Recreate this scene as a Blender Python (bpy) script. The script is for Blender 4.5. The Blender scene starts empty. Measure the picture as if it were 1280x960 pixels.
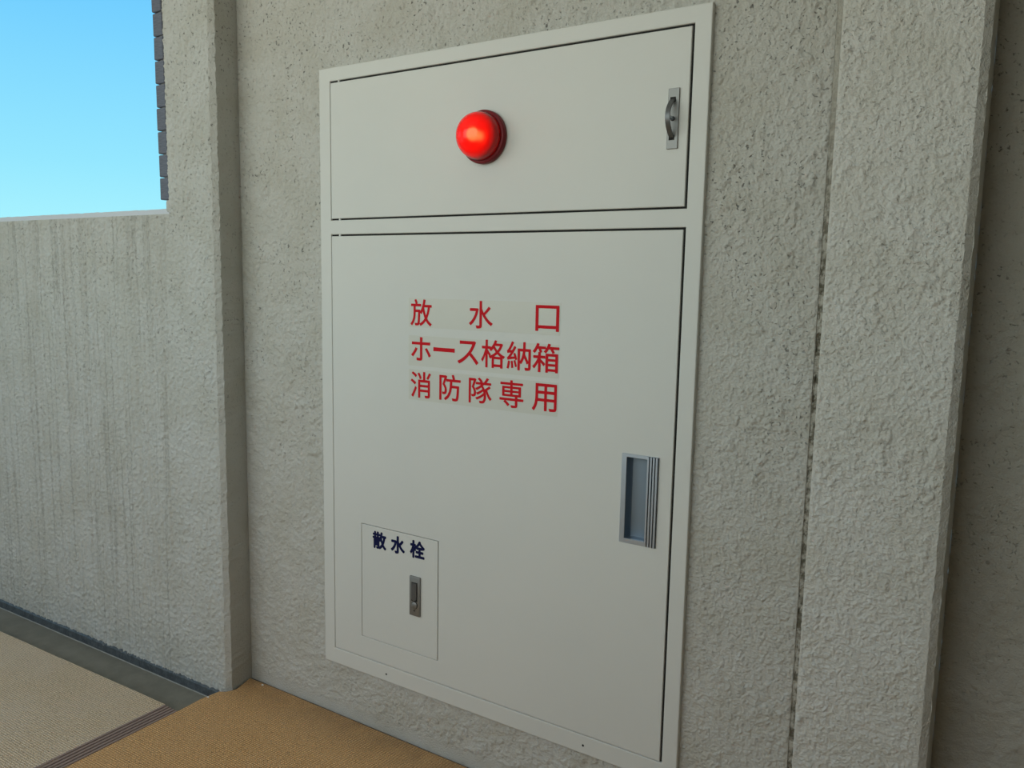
import bpy, bmesh, math, random
from mathutils import Vector, Matrix, Euler, noise
random.seed(7)
C = bpy.context.scene.collection
scene = bpy.context.scene

# ------------------------------------------------------------------ camera
cam_d = bpy.data.cameras.new('camera')
cam = bpy.data.objects.new('camera', cam_d)
C.objects.link(cam)
cam.location = (1.3706, -1.3472, 1.0570)
cam.rotation_euler = Euler((math.radians(82.7214), math.radians(-1.0778), math.radians(32.4913)), 'XYZ')
cam_d.sensor_fit = 'HORIZONTAL'
cam_d.sensor_width = 36.0
cam_d.lens = 1003.1 / 1280 * 36.0
cam_d.clip_start = 0.02
scene.camera = cam

# ------------------------------------------------------------------ sky, sun, exposure
w = bpy.data.worlds.new('sky')
scene.world = w
w.use_nodes = True
nt = w.node_tree
nt.nodes.clear()
out = nt.nodes.new('ShaderNodeOutputWorld')
bg = nt.nodes.new('ShaderNodeBackground')
tc = nt.nodes.new('ShaderNodeTexCoord')
sx = nt.nodes.new('ShaderNodeSeparateXYZ')
rm = nt.nodes.new('ShaderNodeValToRGB')
mp = nt.nodes.new('ShaderNodeMapRange')
mp.inputs['From Min'].default_value = -1.0
mp.inputs['From Max'].default_value = 1.0
nt.links.new(tc.outputs['Generated'], sx.inputs[0])
nt.links.new(sx.outputs['Z'], mp.inputs['Value'])
nt.links.new(mp.outputs[0], rm.inputs[0])
nt.links.new(rm.outputs[0], bg.inputs[0])
nt.links.new(bg.outputs[0], out.inputs[0])
els = rm.color_ramp.elements
els[0].position = 0.0
els[0].color = (0.30, 0.30, 0.28, 1)          # hazy ground far below the walkway
els[1].position = 1.0
els[1].color = (0.10, 0.30, 0.85, 1)
for p, c in ((0.49, (0.42, 0.46, 0.46)), (0.515, (0.42, 0.92, 1.0)), (0.56, (0.30, 0.80, 1.0)),
             (0.64, (0.17, 0.62, 1.0)), (0.75, (0.13, 0.46, 0.96))):
    e = els.new(p)
    e.color = (*c, 1)
bg.inputs['Strength'].default_value = 1.0

sun_d = bpy.data.lights.new('sun', 'SUN')
sun = bpy.data.objects.new('sun', sun_d)
C.objects.link(sun)
sun_d.energy = 3.0
sun_d.angle = math.radians(0.53)
sun_d.color = (0.92, 0.97, 0.93)
sun_dir = Vector((0.78, -0.80, -0.23)).normalized()     # from beyond the parapet, down into the walkway
sun.rotation_euler = sun_dir.to_track_quat('-Z', 'Y').to_euler()

# added area light as soft fill, in an opening made for it behind the camera
fill_d = bpy.data.lights.new('soft_fill', 'AREA')
fill = bpy.data.objects.new('soft_fill', fill_d)
C.objects.link(fill)
FILL_BAY = (-1.9, 1.2, 0.95, 2.25)
fill_d.shape = 'RECTANGLE'
fill_d.size = FILL_BAY[1] - FILL_BAY[0]
fill_d.size_y = FILL_BAY[3] - FILL_BAY[2]
fill_d.energy = 24.5
fill_d.color = (1.0, 0.955, 0.80)
fill.location = ((FILL_BAY[0] + FILL_BAY[1]) / 2, -2.06, (FILL_BAY[2] + FILL_BAY[3]) / 2)
fill.rotation_euler = (math.radians(90), 0, 0)

vs = scene.view_settings
scene.display_settings.display_device = 'sRGB'
vs.view_transform = 'Standard'
vs.look = 'None'
vs.gamma = 1.0
vs.exposure = 0.0
vs.use_curve_mapping = False

# ------------------------------------------------------------------ material helpers
class N:
    """small node-graph helper"""
    def __init__(self, name):
        self.m = bpy.data.materials.new(name)
        self.m.use_nodes = True
        self.t = self.m.node_tree
        self.b = self.t.nodes['Principled BSDF']
        self.co = self.t.nodes.new('ShaderNodeTexCoord').outputs['Object']
    def set(self, **k):
        for n, v in k.items():
            n = n.replace('_', ' ')
            if hasattr(v, 'is_output'):
                self.t.links.new(v, self.b.inputs[n])
            else:
                self.b.inputs[n].default_value = v if not isinstance(v, tuple) or len(v) != 3 else (*v, 1)
        return self
    def link(self, a, b):
        if hasattr(a, 'is_output'):
            self.t.links.new(a, b)
        else:
            b.default_value = a
    def node(self, t):
        return self.t.nodes.new('ShaderNode' + t)
    def scale(self, s, src=None):
        n = self.node('Mapping')
        n.inputs['Scale'].default_value = s
        self.link(src or self.co, n.inputs['Vector'])
        return n.outputs[0]
    def noise(self, sc, det=3, rough=0.5, dist=0.0, src=None):
        n = self.node('TexNoise')
        n.inputs['Scale'].default_value = sc
        n.inputs['Detail'].default_value = det
        n.inputs['Roughness'].default_value = rough
        n.inputs['Distortion'].default_value = dist
        self.link(src or self.co, n.inputs['Vector'])
        return n.outputs['Fac']
    def voro(self, sc, feature='SMOOTH_F1', src=None, smooth=0.3):
        n = self.node('TexVoronoi')
        n.feature = feature
        n.inputs['Scale'].default_value = sc
        if feature == 'SMOOTH_F1':
            n.inputs['Smoothness'].default_value = smooth
        self.link(src or self.co, n.inputs['Vector'])
        return n.outputs['Distance']
    def math(self, op, a, b=0.0, c=0.0):
        n = self.node('Math')
        n.operation = op
        self.link(a, n.inputs[0]); self.link(b, n.inputs[1]); self.link(c, n.inputs[2])
        return n.outputs[0]
    def ramp(self, v, a, b, lo=0.0, hi=1.0, smooth=True):
        n = self.node('MapRange')
        n.interpolation_type = 'SMOOTHSTEP' if smooth else 'LINEAR'
        n.inputs['From Min'].default_value = a
        n.inputs['From Max'].default_value = b
        n.inputs['To Min'].default_value = lo
        n.inputs['To Max'].default_value = hi
        self.link(v, n.inputs['Value'])
        return n.outputs[0]
    def mix(self, f, a, b):
        n = self.node('Mix')
        n.data_type = 'RGBA'
        self.link(f, n.inputs['Factor'])
        for v, s in ((a, n.inputs['A']), (b, n.inputs['B'])):
            self.link(v if hasattr(v, 'is_output') else (*v, 1), s)
        return n.outputs['Result']
    def xyz(self):
        n = self.node('SeparateXYZ')
        self.link(self.co, n.inputs[0])
        return n.outputs
    def bump(self, h, dist=0.002, strength=1.0):
        n = self.node('Bump')
        n.inputs['Strength'].default_value = strength
        n.inputs['Distance'].default_value = dist
        self.link(h, n.inputs['Height'])
        self.t.links.new(n.outputs[0], self.b.inputs['Normal'])

def plain(name, col, rough=0.5, metal=0.0, **k):
    return N(name).set(Base_Color=col, Roughness=rough, Metallic=metal, **k).m

def stucco(name, base, pits=0.5, combed=False, fine_relief=0.0036):
    """paint colour, dirt and fine grain of sprayed plaster; its lumps are modelled in the wall meshes"""
    n = N(name)
    fine = n.noise(250, 4, 0.65)
    big = n.noise(9, 3)
    x, y, z = n.xyz()
    pit = n.math('MULTIPLY', n.ramp(n.noise(165, 2, 0.5, 0.5), 0.29, 0.37, 1.0, 0.0), n.ramp(n.noise(7, 2), 0.35, 0.6, 0.25, 1.0))
    pit = n.math('MULTIPLY', pit, n.ramp(z, 0.3, 1.3, 0.35, 1.0))
    h = n.math('SUBTRACT', fine, n.math('MULTIPLY', pit, 0.8))
    col = n.mix(n.ramp(big, 0.35, 0.7), base, tuple(c * f for c, f in zip(base, (0.92, 0.91, 0.88))))
    col = n.mix(n.math('MULTIPLY', pit, pits), col, tuple(c * 0.22 for c in base))
    if combed:
        c1 = n.noise(1.0, 3, 0.6, 0.15, n.scale((75, 1, 1.2)))
        c2 = n.noise(1.0, 2, 0.6, 0.1, n.scale((24, 1, 0.7)))
        side = n.ramp(n.math('ADD', x, n.math('MULTIPLY', n.noise(14, 2), 0.04)), -0.475, -0.435, 1.0, 0.0)
        broken = n.ramp(n.noise(60, 3), 0.3, 0.65, 0.25, 1.0)
        streak = n.math('MULTIPLY', n.math('MULTIPLY', n.ramp(c1, 0.50, 0.66), side), broken)
        low = n.ramp(z, 0.0, 1.1, 0.4, 1.0)
        tone = n.math('MULTIPLY', n.math('MULTIPLY', n.ramp(c2, 0.42, 0.7), side), low)
        col = n.mix(n.math('MULTIPLY', streak, 0.58), col, tuple(c * f for c, f in zip(base, (0.50, 0.49, 0.46))))
        col = n.mix(n.math('MULTIPLY', tone, 0.30), col, tuple(c * f for c, f in zip(base, (0.74, 0.70, 0.65))))
    n.set(Base_Color=col, Roughness=0.88)
    n.b.inputs['Specular IOR Level'].default_value = 0.25
    n.bump(h, fine_relief, 1.0)
    return n.m

M = {}
M['stucco_back'] = stucco('stucco_back', (0.565, 0.56, 0.515), 0.75)
M['stucco_pier'] = stucco('stucco_pier', (0.66, 0.655, 0.61), 0.2)
M['stucco_left'] = stucco('stucco_left', (0.555, 0.56, 0.525), 0.6, combed=True)
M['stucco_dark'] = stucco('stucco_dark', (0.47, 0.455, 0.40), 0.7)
M['sill_sky_glow'] = plain('sill_sky_glow', (0.60, 0.63, 0.66), 0.8)  # paler and bluer than the wall: sky glow put into the colour
M['plaster'] = plain('plaster', (0.74, 0.735, 0.70), 0.9)
n = N('painted_steel')
g = n.noise(700, 2)
n.set(Base_Color=n.mix(n.ramp(n.noise(2.5, 3), 0.3, 0.75), (0.64, 0.645, 0.605), (0.615, 0.625, 0.59)), Roughness=0.55)
n.bump(g, 0.00025, 0.5)
M['steel'] = n.m
M['dark_gap'] = plain('dark_gap', (0.015, 0.015, 0.014), 0.9)
def vinyl(name, dark, light, worn, edge=0.0):
    n = N(name)
    wv = n.node('TexWave'); wv.wave_type = 'BANDS'; wv.bands_direction = 'X'
    wv2 = n.node('TexWave'); wv2.wave_type = 'BANDS'; wv2.bands_direction = 'Y'
    for q, sc in ((wv, 44), (wv2, 58)):
        q.inputs['Scale'].default_value = sc
        q.inputs['Distortion'].default_value = 2.4
        q.inputs['Detail'].default_value = 3
        q.inputs['Detail Scale'].default_value = 3
        n.link(n.co, q.inputs['Vector'])
    weave = n.math('MULTIPLY', n.math('ADD', wv.outputs['Fac'], 0.15), n.math('ADD', wv2.outputs['Fac'], 0.35))
    spk = n.noise(210, 3, 0.75)
    col = n.mix(n.ramp(weave, 0.0, 0.95), dark, light)
    col = n.mix(n.ramp(spk, 0.54, 0.67, 0, 0.8), col, (0.14, 0.085, 0.04))
    col = n.mix(n.ramp(n.noise(4, 3), 0.35, 0.7, 0, 0.35), col, worn)
    x, y, z = n.xyz()
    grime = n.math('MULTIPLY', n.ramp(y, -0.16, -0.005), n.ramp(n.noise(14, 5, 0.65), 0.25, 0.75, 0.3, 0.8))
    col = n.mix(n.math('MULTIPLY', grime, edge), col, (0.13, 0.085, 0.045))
    n.set(Base_Color=col, Roughness=0.55)
    n.bump(n.math('ADD', weave, n.math('MULTIPLY', spk, 0.6)), 0.0016)
    return n.m
M['vinyl'] = vinyl('woven_vinyl_sheet', (0.44, 0.235, 0.09), (0.88, 0.53, 0.225), (0.62, 0.38, 0.18), 0.6)
M['vinyl_worn_glare'] = vinyl('woven_vinyl_sheet_worn_glare', (0.46, 0.35, 0.225), (0.84, 0.68, 0.49), (0.66, 0.57, 0.47))  # greyer than the other sheet: wear plus floor glare put into the colour
M['slab'] = plain('slab_concrete', (0.10, 0.095, 0.085), 0.9)
n = N('gutter_coating')
n.set(Base_Color=n.mix(n.ramp(n.noise(12, 4, 0.6), 0.3, 0.7), (0.165, 0.16, 0.13), (0.215, 0.208, 0.17)), Roughness=0.7)
n.bump(n.noise(160, 3), 0.0008)
M['gutter'] = n.m
n = N('wet_dark_coating')
n.set(Base_Color=n.mix(n.ramp(n.noise(60, 4, 0.6), 0.35, 0.65), (0.045, 0.055, 0.062), (0.085, 0.10, 0.11)), Roughness=0.5)
n.bump(n.noise(220, 3), 0.002)
M['coating'] = n.m
M['corner_glint'] = plain('corner_glint', (0.30, 0.31, 0.29), 0.8)  # pale tone paints the reflection line at the gutter corner
M['bronze'] = plain('bronze_aluminium', (0.29, 0.215, 0.19), 0.5, 0.1)
n = N('dark_brick_tile')
lines = n.noise(1.0, 3, 0.6, 0, n.scale((30, 30, 700)))
n.set(Base_Color=n.mix(n.ramp(lines, 0.3, 0.7), (0.085, 0.095, 0.125), (0.15, 0.165, 0.205)), Roughness=0.7)
n.bump(lines, 0.001)
M['tile'] = n.m
M['tile_mortar'] = plain('tile_mortar', (0.22, 0.22, 0.215), 0.9)
n = N('joint_sealant')
d = n.noise(70, 4, 0.65)
_, _, z = n.xyz()
age = n.ramp(z, 1.05, 1.40, 1.0, 0.25)
dirt = n.math('MULTIPLY', n.ramp(d, 0.38, 0.62), age)
n.set(Base_Color=n.mix(dirt, (0.42, 0.405, 0.35), (0.11, 0.10, 0.07)), Roughness=0.9)
n.bump(n.noise(180, 3), 0.003)
M['sealant'] = n.m
n = N('brushed_aluminium')
br = n.noise(1.0, 2, 0.5, 0, n.scale((900, 900, 12)))
n.set(Base_Color=(0.50, 0.56, 0.63), Roughness=0.42, Metallic=1.0)
M['aluminium'] = n.m
M['aluminium_dull'] = plain('aluminium_dull', (0.27, 0.33, 0.39), 0.5, 0.9)
M['zinc'] = plain('zinc_latch', (0.25, 0.25, 0.24), 0.5, 0.7)
M['zinc_dark'] = plain('zinc_dark', (0.15, 0.155, 0.16), 0.45, 0.8)
M['label_film'] = plain('label_film', (0.585, 0.585, 0.525), 0.35)
M['red_ink'] = plain('red_letter', (0.55, 0.008, 0.016), 0.7, Specular_IOR_Level=0.15)
M['navy_ink'] = plain('navy_letter', (0.004, 0.007, 0.05), 0.7, Specular_IOR_Level=0.15)
n = N('red_lamp_glass')
tr = n.node('BsdfTranslucent'); tr.inputs['Color'].default_value = (0.90, 0.012, 0.022, 1)
rf = n.node('BsdfRefraction'); rf.inputs['Color'].default_value = (0.95, 0.10, 0.07, 1)
rf.inputs['IOR'].default_value = 1.3; rf.inputs['Roughness'].default_value = 0.62
gl = n.node('BsdfGlossy'); gl.inputs['Roughness'].default_value = 0.12
fr = n.node('Fresnel'); fr.inputs['IOR'].default_value = 1.4
m1 = n.node('MixShader'); m1.inputs[0].default_value = 0.45
m2 = n.node('MixShader')
n.t.links.new(tr.outputs[0], m1.inputs[1]); n.t.links.new(rf.outputs[0], m1.inputs[2])
n.t.links.new(fr.outputs[0], m2.inputs[0]); n.t.links.new(m1.outputs[0], m2.inputs[1]); n.t.links.new(gl.outputs[0], m2.inputs[2])
n.t.links.new(m2.outputs[0], n.t.nodes['Material Output'].inputs['Surface'])
M['red_glass'] = n.m
M['red_base'] = plain('dark_red_plastic', (0.17, 0.003, 0.008), 0.4, Specular_IOR_Level=0.25)
n = N('lamp_glow')
n.set(Base_Color=(0, 0, 0), Emission_Color=(1.0, 0.45, 0.16))
n.b.inputs['Emission Strength'].default_value = 11.0
M['bulb'] = n.m

# ------------------------------------------------------------------ mesh helpers
def box(bm, x0, x1, y0, y1, z0, z1, mi=0, bev=0.0, seg=2):
    m = Matrix.Translation(((x0 + x1) / 2, (y0 + y1) / 2, (z0 + z1) / 2)) @ Matrix.Diagonal((x1 - x0, y1 - y0, z1 - z0, 1))
    g = bmesh.ops.create_cube(bm, size=1.0, matrix=m)
    fs = set(f for v in g['verts'] for f in v.link_faces)
    for f in fs: f.material_index = mi
    if bev:
        es = list(set(e for v in g['verts'] for e in v.link_edges))
        r = bmesh.ops.bevel(bm, geom=es, offset=bev, segments=seg, affect='EDGES', profile=0.5)
        for f in r['faces']: f.material_index = mi

def quad(bm, pts, mi=0):
    f = bm.faces.new([bm.verts.new(p) for p in pts])
    f.material_index = mi
    return f

def ring(bm, o, i, y, mi=0):
    """flat frame facing -y between outer rect o and inner rect i, both (x0,x1,z0,z1)"""
    ov = [bm.verts.new(p) for p in ((o[0], y, o[2]), (o[1], y, o[2]), (o[1], y, o[3]), (o[0], y, o[3]))]
    iv = [bm.verts.new(p) for p in ((i[0], y, i[2]), (i[1], y, i[2]), (i[1], y, i[3]), (i[0], y, i[3]))]
    for k in range(4):
        bm.faces.new((ov[k], ov[(k + 1) % 4], iv[(k + 1) % 4], iv[k])).material_index = mi

def prism_z(bm, prof, z0, z1, mi=0, cap=True):
    """profile of (x, y) points, counter-clockwise from above, extruded along z"""
    a = [bm.verts.new((p[0], p[1], z0)) for p in prof]
    b = [bm.verts.new((p[0], p[1], z1)) for p in prof]
    k = len(prof)
    for i in range(k):
        bm.faces.new((a[i], a[(i + 1) % k], b[(i + 1) % k], b[i])).material_index = mi
    if cap:
        bm.faces.new(list(reversed(a))).material_index = mi
        bm.faces.new(b).material_index = mi

def lathe(bm, prof, cx, cz, seg=48, mi=0):
    """profile of (radius, y) turned about the -y axis through (cx, cz)"""
    rows = []
    for r, y in prof:
        if r < 1e-6:
            rows.append([bm.verts.new((cx, y, cz))])
        else:
            rows.append([bm.verts.new((cx + r * math.cos(2 * math.pi * k / seg), y, cz + r * math.sin(2 * math.pi * k / seg))) for k in range(seg)])
    for A, B in zip(rows, rows[1:]):
        if len(A) == 1 and len(B) == 1: continue
        for k in range(seg):
            k2 = (k + 1) % seg
            if len(A) == 1: f = (A[0], B[k2], B[k])
            elif len(B) == 1: f = (A[k], A[k2], B[0])
            else: f = (A[k], A[k2], B[k2], B[k])
            bm.faces.new(f).material_index = mi

def obj(name, bm, mats, parent=None, kind=None, label=None, smooth=False, fix=True):
    if fix: bmesh.ops.recalc_face_normals(bm, faces=bm.faces)
    me = bpy.data.meshes.new(name)
    bm.to_mesh(me); bm.free()
    for m in (mats if isinstance(mats, (list, tuple)) else [mats]):
        me.materials.append(M[m])
    if smooth:
        for p in me.polygons: p.use_smooth = True
        me.set_sharp_from_angle(angle=math.radians(35))
    o = bpy.data.objects.new(name, me)
    C.objects.link(o)
    if parent: o.parent = parent; o.matrix_parent_inverse = parent.matrix_world.inverted()
    if kind: o['kind'] = kind
    if label: o['label'] = label
    return o

def thing(name, label, cat, loc):
    o = bpy.data.objects.new(name, None)
    C.objects.link(o)
    o.location = loc
    o.empty_display_size = 0.05
    o['label'] = label; o['category'] = cat
    bpy.context.view_layer.update()
    return o

def struct(name, bm, mats, **k):
    o = obj(name, bm, mats, kind='structure', **k)
    return o

NEW = bmesh.new
ZC = 2.55           # ceiling
XL, XR = -4.2, 4.2  # walkway ends
YR = -2.05          # rear wall of the walkway
DL = -0.0866        # parapet face

# ------------------------------------------------------------------ modelled stucco
_nz = noise.noise
def ss(a, b, v):
    t = min(1.0, max(0.0, (v - a) / (b - a)))
    return t * t * (3 - 2 * t)
def cells(x, z, k, seed):
    """rounded domes with sharp creases between them"""
    d = noise.voronoi(Vector((x * k, z * k, seed)))[0]
    return 1.0 - min(1.0, d[0] * 1.25) ** 2
def lumps(x, z, big=1.0, seed=0.0, f=1.0):
    """height of the sprayed lumps at a point of the wall"""
    x *= f; z *= f
    wx = x + 0.004 * _nz(Vector((x * 80, z * 80, seed + 11)))
    wz = z + 0.004 * _nz(Vector((x * 80, z * 80, seed + 17)))
    patch = ss(-0.30, 0.40, _nz(Vector((x * 7, z * 7, seed + 3))))
    sel = ss(0.02, 0.30, _nz(Vector((x * 38, z * 38, seed))))
    a = cells(wx, wz, 85, seed) * sel
    b = cells(wx, wz, 185, seed + 5) * ss(-0.35, 0.15, _nz(Vector((x * 80, z * 80, seed + 2))))
    c = _nz(Vector((x * 260, z * 260, seed + 8)))
    return (0.0044 * big * a * (0.15 + 0.85 * patch) + 0.0023 * b + 0.0011 * c) / f ** 0.8
def granular(x, z):
    wx = x + 0.003 * _nz(Vector((x * 90, z * 90, 11)))
    b = cells(wx, z, 128, 31.0) * ss(-0.3, 0.2, _nz(Vector((x * 80, z * 80, 33))))
    c = _nz(Vector((x * 210, z * 210, 38)))
    h = 0.0034 * b + 0.0014 * c
    if x < -0.46:
        h -= 0.0018 * ss(0.05, 0.35, _nz(Vector((x * 75, z * 2.0, 41))))
    return h
def relief(bm, x0, x1, z0, z1, y, step, hf, mi=0, fade=(0.004, 0.004, 0.004, 0.004), foot=None):
    """wall patch facing -y on a fine grid raised by hf(x, z); fades to the plane at its borders"""
    nx, nz = max(2, round((x1 - x0) / step)), max(2, round((z1 - z0) / step))
    prev = None
    for j in range(nz + 1):
        z = z0 + (z1 - z0) * j / nz
        row = []
        for i in range(nx + 1):
            x = x0 + (x1 - x0) * i / nx
            k = 1.0
            for d, f in ((x - x0, fade[0]), (x1 - x, fade[1]), (z - z0, fade[2]), (z1 - z, fade[3])):
                if f: k *= min(1.0, d / f)
            if foot: k *= ss(foot[0], foot[1], z + 0.006 * _nz(Vector((x * 20, 0, 2))))
            row.append(bm.verts.new((x, y - hf(x, z) * k, z)))
        if prev:
            for i in range(nx):
                f = bm.faces.new((prev[i], prev[i + 1], row[i + 1], row[i]))
                f.material_index = mi
                f.smooth = True
        prev = row

# ------------------------------------------------------------------ wall_back (the pier wall that holds the cabinet)
CAB = (0.0, 0.90, 0.1328, 1.5165)
def rough_edge(bm, path, z0, z1, mi=0, n=260, amp=0.0016):
    """vertical strip through the (x, y) points of path, rows jittered so its arrises wander like sprayed plaster"""
    rows = []
    for k in range(n + 1):
        z = z0 + (z1 - z0) * k / n
        r = []
        for j, (x, y) in enumerate(path):
            a = amp if 0 < j < len(path) - 1 else 0.0
            q = Vector((x * 30 + j * 7, y * 30, z * 90))
            r.append(bm.verts.new((x + a * noise.noise(q), y + a * noise.noise(q + Vector((9, 3, 5))), z)))
        rows.append(r)
    for A, B in zip(rows, rows[1:]):
        for j in range(len(path) - 1):
            bm.faces.new((A[j], A[j + 1], B[j + 1], B[j])).material_index = mi

bm = NEW()
gx0, gx1 = 1.0915, 1.1000
hole = (CAB[0] + 0.012, CAB[1] - 0.012, CAB[2] + 0.012, CAB[3] - 0.012)
ZV = 1.78            # the lumps are modelled up to here, above it the wall is out of sight
ft = (0.014, 0.040)
relief(bm, -0.2872, hole[0], -0.01, ZV, 0.0, 0.0025, lambda x, z: lumps(x, z, 0.5 + 0.4 * ss(0.3, 1.1, z), 20, 0.75), 0, (0.006, 0, 0, 0), ft)
relief(bm, hole[0], hole[1], -0.01, hole[2], 0.0, 0.0025, lambda x, z: lumps(x, z, 0.5, 20, 0.75), 0, (0, 0.01, 0, 0), ft)
relief(bm, hole[0], hole[1], hole[3], ZV, 0.0, 0.0025, lambda x, z: lumps(x, z, 0.9, 20, 0.75), 0, (0, 0, 0, 0))
relief(bm, hole[1], gx0, -0.01, ZV, 0.0, 0.0017, lambda x, z: lumps(x, z, 0.5 + 0.6 * ss(0.2, 1.2, z), 20), 0, (0.01, 0.004, 0, 0))
for a, b in ((-0.29, gx0),):
    quad(bm, [(a, 0, -0.05), (b, 0, -0.05), (b, 0, -0.01), (a, 0, -0.01)], 0)
    quad(bm, [(a, 0, ZV), (b, 0, ZV), (b, 0, ZC), (a, 0, ZC)], 0)
# sides of the cabinet's recess
for a, b in (((hole[0], hole[2]), (hole[1], hole[2])), ((hole[1], hole[2]), (hole[1], hole[3])),
             ((hole[1], hole[3]), (hole[0], hole[3])), ((hole[0], hole[3]), (hole[0], hole[2]))):
    quad(bm, [(a[0], 0, a[1]), (b[0], 0, b[1]), (b[0], 0.26, b[1]), (a[0], 0.26, a[1])], 0)
quad(bm, [(hole[0], 0.26, hole[2]), (hole[1], 0.26, hole[2]), (hole[1], 0.26, hole[3]), (hole[0], 0.26, hole[3])], 0)
# movement joint: recessed groove
rough_edge(bm, [(gx0, 0.0), (gx0 + 0.0006, 0.002), (gx0 + 0.001, 0.009)], -0.05, ZC, 0, 420, 0.0012)
rough_edge(bm, [(gx1 - 0.001, 0.009), (gx1 - 0.0006, 0.002), (gx1, 0.0)], -0.05, ZC, 1, 420, 0.0012)
# pier right of the joint, with a chamfered arris and the return into the niche
relief(bm, gx1, 1.2885, -0.01, ZV, 0.0, 0.0017, lambda x, z: lumps(x, z, 0.75, 60), 1, (0.004, 0.012, 0, 0))
quad(bm, [(gx1, 0, ZV), (1.2885, 0, ZV), (1.2885, 0, ZC), (gx1, 0, ZC)], 1)
rough_edge(bm, [(1.2885, 0.0), (1.2895, 0.0005), (1.2995, 0.0105), (1.3, 0.0115), (1.3, 0.42)], -0.05, ZC, 1, 300, 0.0014)
quad(bm, [(-0.45, 0.43, -0.05), (1.3, 0.43, -0.05), (1.3, 0.43, ZC), (-0.45, 0.43, ZC)], 0)
wall_back = struct('wall_back', bm, ['stucco_back', 'stucco_pier'], fix=False)
bm = NEW()
rows = []
for k in range(640):
    z = -0.05 + (ZC + 0.05) * k / 639
    up = ss(1.05, 1.35, z)
    row = []
    for q in range(5):
        x = gx0 + 0.0003 + (gx1 - gx0 - 0.0006) * q / 4
        d = (0.0018 * (1 - up) + 0.0004 * up) + (0.0016 * (1 - up) + 0.0005 * up) * _nz(Vector((q * 1.3, z * 160, 4)))
        if q in (1, 2): d += 0.0022 * (1 - 0.85 * up) * ss(0.0, 0.4, _nz(Vector((q, z * 38, 9))))
        row.append(bm.verts.new((x, d, z)))
    rows.append(row)
for A, B in zip(rows, rows[1:]):
    for q in range(4):
        bm.faces.new((A[q], A[q + 1], B[q + 1], B[q]))
obj('joint_sealant', bm, 'sealant', wall_back, fix=False, label='dirty crumbling sealant in the vertical wall joint')

# recessed wall right of the pier, plus added light-blocking walls out of view
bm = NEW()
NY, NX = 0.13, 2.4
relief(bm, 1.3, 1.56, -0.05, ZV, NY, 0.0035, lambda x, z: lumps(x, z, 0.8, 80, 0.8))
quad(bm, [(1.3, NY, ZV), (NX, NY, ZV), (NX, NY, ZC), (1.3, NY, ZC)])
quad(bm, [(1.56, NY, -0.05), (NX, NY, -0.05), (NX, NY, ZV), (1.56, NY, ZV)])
quad(bm, [(NX, NY, -0.05), (NX, -0.25, -0.05), (NX, -0.25, ZC), (NX, NY, ZC)])  # unseen side wall, added to block light from the right
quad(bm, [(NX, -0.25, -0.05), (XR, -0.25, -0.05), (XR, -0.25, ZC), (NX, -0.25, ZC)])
quad(bm, [(XR, -0.25, -0.05), (XR, YR, -0.05), (XR, YR, ZC), (XR, -0.25, ZC)])  # unseen end wall, added to shut out sky light and darken this side
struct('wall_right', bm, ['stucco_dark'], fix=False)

# ------------------------------------------------------------------ wall_left (parapet, jamb and lintel around the opening)
SZ, SF = 1.2085, 0.014           # sill arris, chamfer
JX, OX0, OZ1 = -0.449, -2.75, 2.32
YB = 0.11
bm = NEW()
ex = -0.283                      # pier arris
# front faces
XV = -1.75           # lumps modelled from here to the pier, the rest is out of sight
quad(bm, [(XL, DL, -0.09), (XV, DL, -0.09), (XV, DL, SZ), (XL, DL, SZ)])
relief(bm, XV, JX, -0.06, SZ, DL, 0.0027, granular, 0, (0, 0, 0, 0.004))
relief(bm, JX, ex - 0.002, -0.06, 1.95, DL, 0.0026, granular, 0, (0, 0.004, 0, 0))
quad(bm, [(XV, DL, -0.09), (ex - 0.002, DL, -0.09), (ex - 0.002, DL, -0.06), (XV, DL, -0.06)])
quad(bm, [(JX, DL, 1.95), (ex - 0.002, DL, 1.95), (ex - 0.002, DL, OZ1), (JX, DL, OZ1)])
quad(bm, [(XL, DL, OZ1), (ex - 0.002, DL, OZ1), (ex - 0.002, DL, ZC), (XL, DL, ZC)])
quad(bm, [(XL, DL, SZ), (OX0, DL, SZ), (OX0, DL, OZ1), (XL, DL, OZ1)])
# return towards the cabinet wall
rough_edge(bm, [(ex - 0.002, DL), (ex, DL + 0.0006), (ex + 0.0105, DL + 0.0105), (ex + 0.011, DL + 0.012), (-0.2905, 0.02)], -0.09, ZC, 0, 300, 0.0022)
# sill: chamfer, top, outer face
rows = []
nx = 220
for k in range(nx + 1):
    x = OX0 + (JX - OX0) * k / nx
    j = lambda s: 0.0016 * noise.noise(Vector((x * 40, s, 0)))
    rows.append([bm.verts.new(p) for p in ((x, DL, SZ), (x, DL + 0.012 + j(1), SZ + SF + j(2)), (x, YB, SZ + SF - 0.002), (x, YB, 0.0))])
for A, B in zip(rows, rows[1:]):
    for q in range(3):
        bm.faces.new((A[q], B[q], B[q + 1], A[q + 1])).material_index = 1
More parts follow.
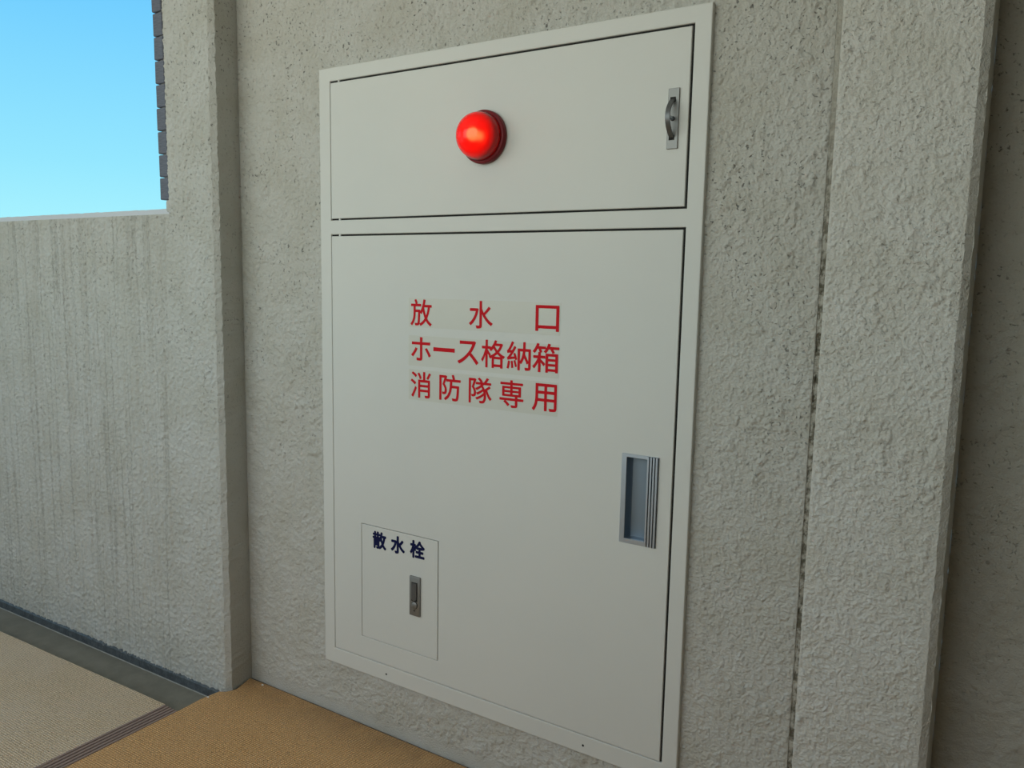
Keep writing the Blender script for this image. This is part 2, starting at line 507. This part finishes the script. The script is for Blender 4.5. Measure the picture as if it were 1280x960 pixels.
# jambs, lintel soffit, outer faces
quad(bm, [(JX, DL, SZ), (JX, DL, OZ1), (JX, YB, OZ1), (JX, YB, SZ)])
quad(bm, [(OX0, DL, SZ), (OX0, YB, SZ), (OX0, YB, OZ1), (OX0, DL, OZ1)])
quad(bm, [(OX0, DL, OZ1), (OX0, YB, OZ1), (JX, YB, OZ1), (JX, DL, OZ1)])
quad(bm, [(JX, YB, 0), (JX, YB, ZC), (-0.2, YB, ZC), (-0.2, YB, 0)])
quad(bm, [(XL, YB, OZ1), (XL, YB, ZC), (JX, YB, ZC), (JX, YB, OZ1)])
quad(bm, [(XL, YB, 0), (XL, YB, OZ1), (OX0, YB, OZ1), (OX0, YB, 0)])
wall_left = struct('wall_left', bm, ['stucco_left', 'sill_sky_glow'], fix=False)
# mortar stub under the tiles
bm = NEW()
box(bm, -0.467, JX, DL + 0.001, YB, SZ + 0.004, 1.2435, 0, 0.006, 2)
obj('tile_bed', bm, 'stucco_left', wall_left)
# dark tiles that wrap the jamb of the opening, each one its own piece
tz0, pitch = 1.2437, 0.0562
bm = NEW()
box(bm, -0.0180, 0.0180, -0.0965, 0.087, 0.0, 0.0530, 0, 0.0018, 1)
bmesh.ops.recalc_face_normals(bm, faces=bm.faces)
tile_me = bpy.data.meshes.new('tile')
bm.to_mesh(tile_me); bm.free()
tile_me.materials.append(M['tile'])
k = 0
while tz0 + pitch * k + 0.053 < OZ1:
    o = bpy.data.objects.new('tile', tile_me)
    C.objects.link(o)
    o.parent = wall_left
    o.location = (JX - 0.0170 + random.uniform(-0.0008, 0.0008) - 0.0010 * k, 0.010 + random.uniform(-0.001, 0.001), tz0 + pitch * k)
    o.rotation_euler = (0, random.uniform(-0.012, 0.012), 0)
    k += 1
bm = NEW()
box(bm, JX - 0.024, JX + 0.001, DL + 0.006, YB - 0.004, tz0, OZ1 - 0.002)
obj('tile_mortar', bm, 'tile_mortar', wall_left)

# ------------------------------------------------------------------ rest of the walkway
bm = NEW()
ring(bm, (XL, XR, -0.06, ZC), FILL_BAY, YR)  # opening added in the unseen wall to hold the fill light
ring(bm, (XL, XR, -0.06, ZC), FILL_BAY, YR - 0.2)
for (a, c), (b_, e) in (((FILL_BAY[0], FILL_BAY[2]), (FILL_BAY[1], FILL_BAY[2])), ((FILL_BAY[1], FILL_BAY[2]), (FILL_BAY[1], FILL_BAY[3])), ((FILL_BAY[1], FILL_BAY[3]), (FILL_BAY[0], FILL_BAY[3])), ((FILL_BAY[0], FILL_BAY[3]), (FILL_BAY[0], FILL_BAY[2]))):
    quad(bm, [(a, YR, c), (b_, YR, e), (b_, YR - 0.2, e), (a, YR - 0.2, c)])
struct('wall_rear', bm, ['plaster'], fix=False)
bm = NEW()
box(bm, XL, XR, YR, 0.5, ZC, ZC + 0.15)
struct('ceiling', bm, ['plaster'])

# floor: dark slab, two woven vinyl sheets, a ribbed metal strip between them
bm = NEW()
box(bm, XL, XR, YR, 0.45, -0.20, -0.075)
box(bm, -0.288, XR, YR, 0.45, -0.075, -0.006)
box(bm, XL, -0.288, YR, -0.240, -0.075, -0.006)
floor = struct('floor', bm, ['slab'])
def sheet(poly, z0=-0.006, z1=0.0):
    b = NEW()
    lo = [b.verts.new((x, y, z0)) for x, y in poly]
    hi = [b.verts.new((x, y, z1)) for x, y in poly]
    b.faces.new(hi)
    for i in range(len(poly)):
        j = (i + 1) % len(poly)
        b.faces.new((lo[i], lo[j], hi[j], hi[i]))
    return b
def wob(x, s=0.0):
    return 0.0014 * noise.noise(Vector((x * 9, s, 0)))
poly = [(XR, YR), (XR, -0.010)]
poly += [(x, -0.010 + wob(x, 3)) for x in [1.3 - 0.05 * i for i in range(32)]]
poly += [(-0.281, -0.012), (-0.262, -0.070), (-0.274, -0.094), (-0.289, -0.102), (-0.296, -0.150), (-0.293, -0.214), (-0.290, -0.5), (-0.286, YR)]
o = obj('floor_sheet', sheet(poly), 'vinyl', floor, label='tan woven vinyl sheet in front of the cabinet')
poly = [(XL, YR), (-0.338, YR), (-0.336, -0.5), (-0.347, -0.217)]
poly += [(x, -0.217 - 0.022 * min(1, (-0.347 - x) / 0.75) + wob(x, 8)) for x in [-0.39 - 0.06 * i for i in range(28)]] + [(XL, -0.243)]
o = obj('floor_sheet', sheet(poly), 'vinyl_worn_glare', floor, label='paler worn tan vinyl sheet with painted-in glare beside the gutter')
bm = NEW()
for i in range(5):
    a = -0.3465 + 0.0111 * i
    box(bm, a + 0.0020, a + 0.0092, -0.5, -0.2200, -0.006, 0.0014, 0, 0.0010, 1)
box(bm, -0.3475, -0.2905, -0.5, -0.2195, -0.0058, -0.0030, 1)
# the strip leans a hair to the right, as laid
bmesh.ops.bisect_plane(bm, geom=bm.verts[:] + bm.edges[:] + bm.faces[:], plane_co=(0, -0.4, 0), plane_no=(0, 1, 0))
for v in bm.verts:
    if v.co.y < -0.45: v.co.y = YR; v.co.x += 0.012 * 5
    v.co.x += 0.0
for v in bm.verts:
    if v.co.y < -1: v.co.x -= 0.048
trim_1 = struct('trim_1', bm, ['bronze', 'dark_gap'])

# gutter along the parapet (falls slightly to the left)
def gz(x):
    return -0.036 + 0.016 * max(-1.6, min(0, (x + 0.30)))
bm = NEW()
xs = [-0.286 - 0.04 * i for i in range(44)] + [XL]
def strip(bm, rows, mi=0):
    for A, B in zip(rows, rows[1:]):
        for q in range(len(A) - 1):
            bm.faces.new((A[q], A[q + 1], B[q + 1], B[q])).material_index = mi
rows = [[bm.verts.new(p) for p in ((x, -0.245, gz(x)), (x, -0.104, gz(x) + 0.001), (x, -0.088, gz(x) + 0.001))] for x in xs]
strip(bm, rows)
quad(bm, [(-0.286, -0.245, -0.08), (-0.286, -0.085, -0.08), (-0.286, -0.085, -0.006), (-0.286, -0.245, -0.006)])
trim_2 = struct('trim_2', bm, ['gutter'], fix=False)
bm = NEW()
xs2 = [-0.288 - 0.006 * i for i in range(330)]
rows = []
for x in xs2:
    jag = 0.004 * noise.noise(Vector((x * 90, 1, 0))) + 0.003 * noise.noise(Vector((x * 240, 4, 0)))
    if x < -0.9: jag *= 0.35
    t = gz(x) + 0.026 + jag
    rows.append([bm.verts.new(p) for p in ((x, DL - 0.007, gz(x) - 0.002), (x, DL - 0.005, t - 0.004), (x, DL - 0.001, t), (x, DL + 0.002, t + 0.001))])
strip(bm, rows)
obj('coating_upturn', bm, 'coating', trim_2, fix=False, label='dark jagged waterproof coating at the foot of the parapet')
bm = NEW()  # thin strip that draws the corner glint
rows = []
for x in xs2:
    a = 0.0016 * noise.noise(Vector((x * 60, 2, 0)))
    rows.append([bm.verts.new(p) for p in ((x, -0.0965 + a, gz(x) + 0.0005), (x, -0.0955 + a, gz(x) + 0.0030), (x, -0.0945, gz(x) + 0.003))])
strip(bm, rows)
obj('glint_strip', bm, 'corner_glint', trim_2, fix=False, label='thin pale strip painting the glint along the gutter edge')

# ------------------------------------------------------------------ lettering
_fc = {}
def glyph(ch):
    if ch in _fc: return _fc[ch]
    cu = bpy.data.curves.new('glyph', 'FONT')
    cu.body = ch
    cu.size = 1.0
    cu.resolution_u = 4
    o = bpy.data.objects.new('glyph', cu)
    C.objects.link(o)
    bpy.context.view_layer.update()
    dg = bpy.context.evaluated_depsgraph_get()
    me = o.evaluated_get(dg).to_mesh()
    vs_ = [(v.co.x, v.co.y) for v in me.vertices]
    fs_ = [tuple(p.vertices) for p in me.polygons]
    o.evaluated_get(dg).to_mesh_clear()
    bpy.data.objects.remove(o); bpy.data.curves.remove(cu)
    _fc[ch] = (vs_, fs_)
    return _fc[ch]

def letters(bm, ch, x0, x1, z0, z1, y, mi, fat=0.0, thick=0.0004):
    """one character fitted into a box on a plane facing -y"""
    vs_, fs_ = glyph(ch)
    ax, bx = min(v[0] for v in vs_), max(v[0] for v in vs_)
    ay, by = min(v[1] for v in vs_), max(v[1] for v in vs_)
    sx_, sy_ = (x1 - x0) / (bx - ax), (z1 - z0) / max(1e-6, by - ay)
    offs = [(0, 0)]
    if fat: offs = [(fat * math.cos(t), fat * math.sin(t)) for t in [i * math.pi / 4 for i in range(8)]]
    for q, (ox, oz) in enumerate(offs):
        vv = [bm.verts.new((x0 + (p[0] - ax) * sx_ + ox, y - thick - 0.00001 * q, z0 + (p[1] - ay) * sy_ + oz)) for p in vs_]
        for f in fs_:
            try: bm.faces.new([vv[i] for i in f]).material_index = mi
            except ValueError: pass

# ------------------------------------------------------------------ hose cabinet
YF = -0.0125         # face of frame and doors
cab = thing('fire_hose_cabinet', 'cream white steel fire hose cabinet with two doors set into the stucco wall', 'cabinet', (0.45, 0.0, CAB[2]))
UD = (0.0330, 0.8705, 1.1860, 1.4880)      # upper door opening
LD = (0.0330, 0.8705, 0.1715, 1.1545)      # lower door opening
bm = NEW()
X0, X1, Z0, Z1 = CAB
def bar(bm, x0, x1, z0, z1): box(bm, x0, x1, YF, 0.016, z0, z1)
# one-piece frame: rebuilt as a rounded ring with a cross bar
def grid_plate(bm, xs, zs, holes, y0, y1, mi=0):
    """plate facing -y on a grid with some cells left open; returns nothing, walls added around openings"""
    V = {}
    def v(i, j, y):
        if (i, j, y) not in V: V[(i, j, y)] = bm.verts.new((xs[i], y, zs[j]))
        return V[(i, j, y)]
    cells = {(i, j) for i in range(len(xs) - 1) for j in range(len(zs) - 1)} - set(holes)
    for i, j in cells:
        for y in (y0, y1):
            bm.faces.new((v(i, j, y), v(i + 1, j, y), v(i + 1, j + 1, y), v(i, j + 1, y))).material_index = mi
        for (di, dj, a, b) in ((-1, 0, (i, j), (i, j + 1)), (1, 0, (i + 1, j), (i + 1, j + 1)), (0, -1, (i, j), (i + 1, j)), (0, 1, (i, j + 1), (i + 1, j + 1))):
            if (i + di, j + dj) not in cells:
                bm.faces.new((v(*a, y0), v(*b, y0), v(*b, y1), v(*a, y1))).material_index = mi
def round_front(bm, y0, off, seg=2):
    bmesh.ops.recalc_face_normals(bm, faces=bm.faces)
    es = [e for e in bm.edges if all(abs(v.co.y - y0) < 1e-6 for v in e.verts) and len(e.link_faces) == 2 and e.calc_face_angle(0) > 1.0]
    bmesh.ops.bevel(bm, geom=es, offset=off, segments=seg, affect='EDGES', profile=0.5)
grid_plate(bm, [X0, UD[0], UD[1], X1], [Z0, LD[2], LD[3], UD[2], UD[3], Z1], [(1, 1), (1, 3)], YF, 0.030)
round_front(bm, YF, 0.0018)
frame = obj('frame', bm, 'steel', cab)
for hx in (0.196, 0.707):
    b = NEW()
    lathe(b, [(0.0, YF - 0.0004), (0.0014, YF - 0.0004), (0.0024, YF - 0.0002), (0.0024, YF + 0.002)], hx, 0.1505, 16)
    obj('screw', b, 'dark_gap', frame, label='small dark screw in the frame bottom')
b = NEW()
grid_plate(b, [X0 + 0.018, X1 - 0.018], [Z0 + 0.018, Z1 - 0.018], [], 0.031, 0.25)
obj('body', b, 'dark_gap', cab, label='dark inside of the cabinet')

for q in (UD, LD):  # added dark strips that paint the door gaps' shade near black
    b = NEW()
    o_ = (q[0], q[1], q[2], q[3])
    i_ = (q[0] + 0.006, q[1] - 0.006, q[2] + 0.006, q[3] - 0.006)
    ring(b, o_, i_, YF + 0.0045)
    obj('gap_shade', b, 'dark_gap', cab, fix=False, label='dark strip added to paint the shade in the door gap')
def door_rect(o, left=0.0016, right=0.0042, top=0.0038, bot=0.0036):
    return (o[0] + left, o[1] - right, o[2] + bot, o[3] - top)
# upper door
d = door_rect(UD)
bm = NEW()
grid_plate(bm, [d[0], d[1]], [d[2], d[3]], [], YF, 0.030)
round_front(bm, YF, 0.0016)
udoor = obj('upper_door', bm, 'steel', cab)
# lower door: openings for the pull and for the hatch
d = door_rect(LD, bot=0.0016)
PULL = (0.7685, 0.8415, 0.5800, 0.7485)
HT = (0.1205, 0.3450, 0.2245, 0.4975)
bm = NEW()
grid_plate(bm, [d[0], HT[0], HT[1], PULL[0] + 0.003, PULL[1] - 0.003, d[1]],
           [d[2], HT[2], HT[3], PULL[2] + 0.003, PULL[3] - 0.003, d[3]], [(1, 1), (3, 3)], YF, 0.030)
round_front(bm, YF, 0.0012)
ldoor = obj('lower_door', bm, 'steel', cab)
# pivot pins that bridge the door gaps near the left corners
for p, hz in ((udoor, UD[3] - 0.0016), (udoor, UD[2] + 0.0016), (ldoor, LD[3] - 0.0016)):
    b = NEW()
    box(b, 0.0560, 0.0610, YF + 0.001, 0.010, hz - 0.0019, hz + 0.0019, 0, 0.0005, 1)
    obj('hinge_pin', b, 'steel', p)

# inset hatch for the sprinkler valve
bm = NEW()
g = 0.0011
grid_plate(bm, [HT[0] + g * 1.2, HT[1] - g * 1.6], [HT[2] + g, HT[3] - g], [], YF, 0.010)
round_front(bm, YF, 0.0006, 1)
hatch = obj('hatch', bm, 'steel', cab, label='small flush hatch in the lower door with dark blue characters')
bm = NEW()
for ch, a in zip('散水栓', ((0.157, 0.195), (0.2115, 0.2495), (0.267, 0.306))):
    letters(bm, ch, a[0], a[1], 0.4475, 0.4855, YF, 0, 0.0016)
obj('lettering', bm, 'navy_ink', hatch, fix=False, label='dark blue characters 散水栓')
# hatch latch
bm = NEW()
box(bm, 0.2670, 0.2970, YF - 0.0045, YF + 0.001, 0.3140, 0.4050, 0, 0.0018, 2)
latch = obj('latch_plate', bm, 'zinc', hatch, smooth=True)
def latch_bit(name, build, mat, lab=None):
    b = NEW(); build(b)
    o = obj(name, b, mat, hatch, smooth=True, label=lab)
    return o
yl = YF - 0.0045
def lever(b):
    box(b, 0.2735, 0.2905, yl - 0.0003, yl + 0.001, 0.3480, 0.3920, 1, 0.0002, 1)
    prism_y = [(0.2748, 0.3905), (0.2892, 0.3905), (0.2892, 0.3570)] + [(0.2820 + 0.0072 * math.cos(t), 0.3570 + 0.0072 * math.sin(t)) for t in [-math.pi * i / 10 for i in range(1, 10)]] + [(0.2748, 0.3570)]
    a_ = [b.verts.new((x, yl - 0.0022, z)) for x, z in prism_y]
    c_ = [b.verts.new((x, yl + 0.001, z)) for x, z in prism_y]
    b.faces.new(a_).material_index = 0
    for i in range(len(a_)):
        j = (i + 1) % len(a_)
        b.faces.new((a_[i], c_[i], c_[j], a_[j])).material_index = 0
latch_bit('latch_lever', lever, ['zinc_dark', 'dark_gap'])
def button(b):
    lathe(b, [(0.0, yl - 0.0004), (0.0088, yl - 0.0004), (0.0088, yl + 0.001)], 0.2825, 0.3395, 24, 1)
    lathe(b, [(0.0, yl - 0.0028), (0.0062, yl - 0.0026), (0.0076, yl - 0.0016), (0.0076, yl + 0.001)], 0.2825, 0.3395, 24, 0)
    lathe(b, [(0.0, yl - 0.0003), (0.0019, yl - 0.0003), (0.0019, yl + 0.001)], 0.2820, 0.3265, 12, 1)
latch_bit('latch_button', button, ['zinc', 'dark_gap'])

# three label strips with red characters on the lower door
rows_ = [((0.2605, 0.6310, 0.9565, 1.0185), [('放', .2665, .3225, .9605, 1.0155), ('水', .4195, .4765, .9620, 1.0165), ('口', .5770, .6280, .9640, 1.0125)]),
         ((0.2605, 0.6300, 0.8740, 0.9390), [('ホ', .2685, .3205, .8865, .9355), ('ー', .3285, .3830, .9090, .9165), ('ス', .3915, .4430, .8875, .9345),
                                             ('格', .4510, .5070, .8845, .9395), ('納', .5125, .5670, .8845, .9395), ('箱', .5720, .6300, .8845, .9395)]),
         ((0.2610, 0.6300, 0.8000, 0.8660), [('消', .2675, .3210, .8065, .8615), ('防', .3450, .3990, .8075, .8615), ('隊', .4210, .4765, .8090, .8615),
                                             ('専', .4970, .5520, .8080, .8620), ('用', .5730, .6270, .8085, .8615)])]
for (a, b_, c, e), chars in rows_:
    bm = NEW()
    box(bm, a, b_, YF - 0.0003, YF + 0.0005, c, e, 0)
    bmesh.ops.recalc_face_normals(bm, faces=bm.faces)
    for ch, x0, x1, z0, z1 in chars:
        letters(bm, ch, x0, x1, z0, z1, YF - 0.0003, 1, 0.0007)
    obj('label_strip', bm, ['label_film', 'red_ink'], ldoor, fix=False,
        label='translucent label strip with red characters ' + ''.join(c_[0] for c_ in chars))

# recessed aluminium pull
bm = NEW()
x0, x1, z0, z1 = PULL
yp = YF - 0.0018
hx0, hx1 = x0 + 0.0100, 0.8185
grid_plate(bm, [x0, hx0, hx1, x1], [z0, z0 + 0.0085, z1 - 0.0065, z1], [(1, 1)], yp, YF + 0.004)
round_front(bm, yp, 0.0005, 1)
pull = obj('pull_frame', bm, 'aluminium', ldoor)
bm = NEW()
box(bm, hx1 + 0.0003, x1 - 0.0006, yp - 0.0003, yp + 0.001, z0 + 0.0006, z1 - 0.0006, 1)
for i in range(4):
    a = hx1 + 0.0010 + i * 0.0055
    prism_z(bm, [(a, yp + 0.0004), (a + 0.0004, yp - 0.0030), (a + 0.0036, yp - 0.0030), (a + 0.0040, yp + 0.0004)], z0 + 0.0008, z1 - 0.0008)
obj('pull_ribs', bm, ['aluminium', 'dark_gap'], ldoor)
bm = NEW()
prof = [(hx0, yp + 0.001), (hx0 + 0.0005, yp + 0.016), (hx0 + 0.004, yp + 0.021), (hx0 + 0.012, yp + 0.0235), (hx0 + 0.024, yp + 0.0235), (hx0 + 0.036, yp + 0.0215),
        (hx0 + 0.043, yp + 0.017), (hx0 + 0.046, yp + 0.010), (hx0 + 0.046, yp + 0.004)]
A = [bm.verts.new((p[0], p[1], z0 + 0.0075)) for p in prof]
B = [bm.verts.new((p[0], p[1], z1 - 0.0055)) for p in prof]
for i in range(len(prof) - 1):
    bm.faces.new((A[i], A[i + 1], B[i + 1], B[i]))
bm.faces.new(A); bm.faces.new(B)
obj('pull_cup', bm, 'aluminium_dull', ldoor, smooth=True, fix=False, label='curved aluminium cup of the recessed pull')

# bow latch on the upper door
bm = NEW()
hx, ha, hb = 0.8395, 1.2865, 1.3865
box(bm, hx - 0.0095, hx + 0.0105, YF - 0.0030, YF + 0.001, ha, hb, 0, 0.0006, 1)
for zz in (1.3680, 1.3050):
    box(bm, hx - 0.0055, hx + 0.0045, YF - 0.0033, YF, zz - 0.004, zz + 0.004, 1)
obj('latch_plate', bm, ['zinc', 'dark_gap'], udoor)
bm = NEW()
N_ = 22
rows = []
for i in range(N_ + 1):
    t = i / N_
    z = 1.3055 + (1.3685 - 1.3055) * t
    dy = 0.0235 * math.sin(math.pi * t) ** 0.75 if 0 < t < 1 else 0.0
    hw = 0.0040
    y = YF - 0.0025 - dy
    tn = Vector((0, -math.cos(math.pi * t) * 0.0235 * math.pi, 0.063)).normalized()
    nn = Vector((0, -tn.z, tn.y)) * 0.0014
    rows.append([bm.verts.new(Vector((hx + sx_, y, z)) + s * nn) for sx_, s in ((-hw, 1), (hw, 1), (hw, -1), (-hw, -1))])
for A, B in zip(rows, rows[1:]):
    for q in range(4):
        bm.faces.new((A[q], A[(q + 1) % 4], B[(q + 1) % 4], B[q]))
bm.faces.new(rows[0]); bm.faces.new(rows[-1])
obj('bow_handle', bm, 'zinc_dark', udoor, smooth=True)
bm = NEW()
lathe(bm, [(0.0, YF - 0.0250), (0.0030, YF - 0.0250), (0.0030, YF - 0.0035)], hx, 1.3365, 20)
lathe(bm, [(0.0026, YF - 0.0036), (0.0040, YF - 0.0035), (0.0040, YF)], hx, 1.3365, 20, 1)
obj('latch_stud', bm, ['aluminium', 'dark_gap'], udoor, smooth=True)

# ------------------------------------------------------------------ red indicator lamp on the upper door
LX, LZ = 0.4525, 1.3352
lamp = thing('indicator_lamp', 'glowing red dome lamp on the upper door of the white cabinet', 'lamp', (LX, YF, LZ))
bm = NEW()
lathe(bm, [(0.0, YF), (0.0500, YF), (0.0512, YF - 0.002), (0.0512, YF - 0.010), (0.0500, YF - 0.0125), (0.0478, YF - 0.0135), (0.0462, YF - 0.0135), (0.0452, YF - 0.0150), (0.031, YF - 0.0150), (0.031, YF - 0.0362), (0.029, YF - 0.0362), (0.016, YF - 0.018), (0.0, YF - 0.018)], LX, LZ, 64)
obj('lamp_base', bm, 'red_base', lamp, smooth=True)
bm = NEW()
yb, R0, Hh = YF - 0.0152, 0.0452, 0.050
prof = [(R0, yb), (R0, yb - 0.006)] + [(R0 * math.cos(t) ** 0.92, yb - 0.006 - (Hh - 0.006) * math.sin(t)) for t in [math.pi / 2 * i / 18 for i in range(1, 18)]] + [(0.0, yb - Hh)]
lathe(bm, prof, LX, LZ, 64)
obj('lamp_dome', bm, 'red_glass', lamp, smooth=True)
bm = NEW()
lathe(bm, [(0.0, yb - 0.036), (0.005, yb - 0.035), (0.0095, yb - 0.030), (0.0110, yb - 0.024), (0.009, yb - 0.018), (0.006, yb - 0.012), (0.006, yb - 0.003)], LX, LZ, 32)
obj('bulb', bm, 'bulb', lamp, smooth=True)

# ------------------------------------------------------------------ crumbs of plaster on the floor
def crumb(x, y, s, label):
    bm = NEW()
    bmesh.ops.create_icosphere(bm, subdivisions=1, radius=s)
    for v in bm.verts:
        v.co = Vector((v.co.x * 1.3, v.co.y, v.co.z * 0.7)) * (1 + 0.25 * noise.noise(v.co * 400 + Vector((x * 50, 0, 0))))
    zmin = min(v.co.z for v in bm.verts)
    for v in bm.verts: v.co.z -= zmin
    o = obj('plaster_crumb', bm, 'crumb')
    o.location = (x, y, 0.0002)
    o['label'] = label; o['category'] = 'crumb'; o['group'] = 'plaster crumbs on the floor'
M['crumb'] = plain('crumb_plaster', (0.80, 0.79, 0.75), 0.9)
crumb(-0.222, -0.020, 0.0030, 'tiny white plaster crumb in the floor corner beside the pier')
crumb(-0.286, -0.138, 0.0026, 'tiny white plaster crumb on the vinyl edge beside the gutter')
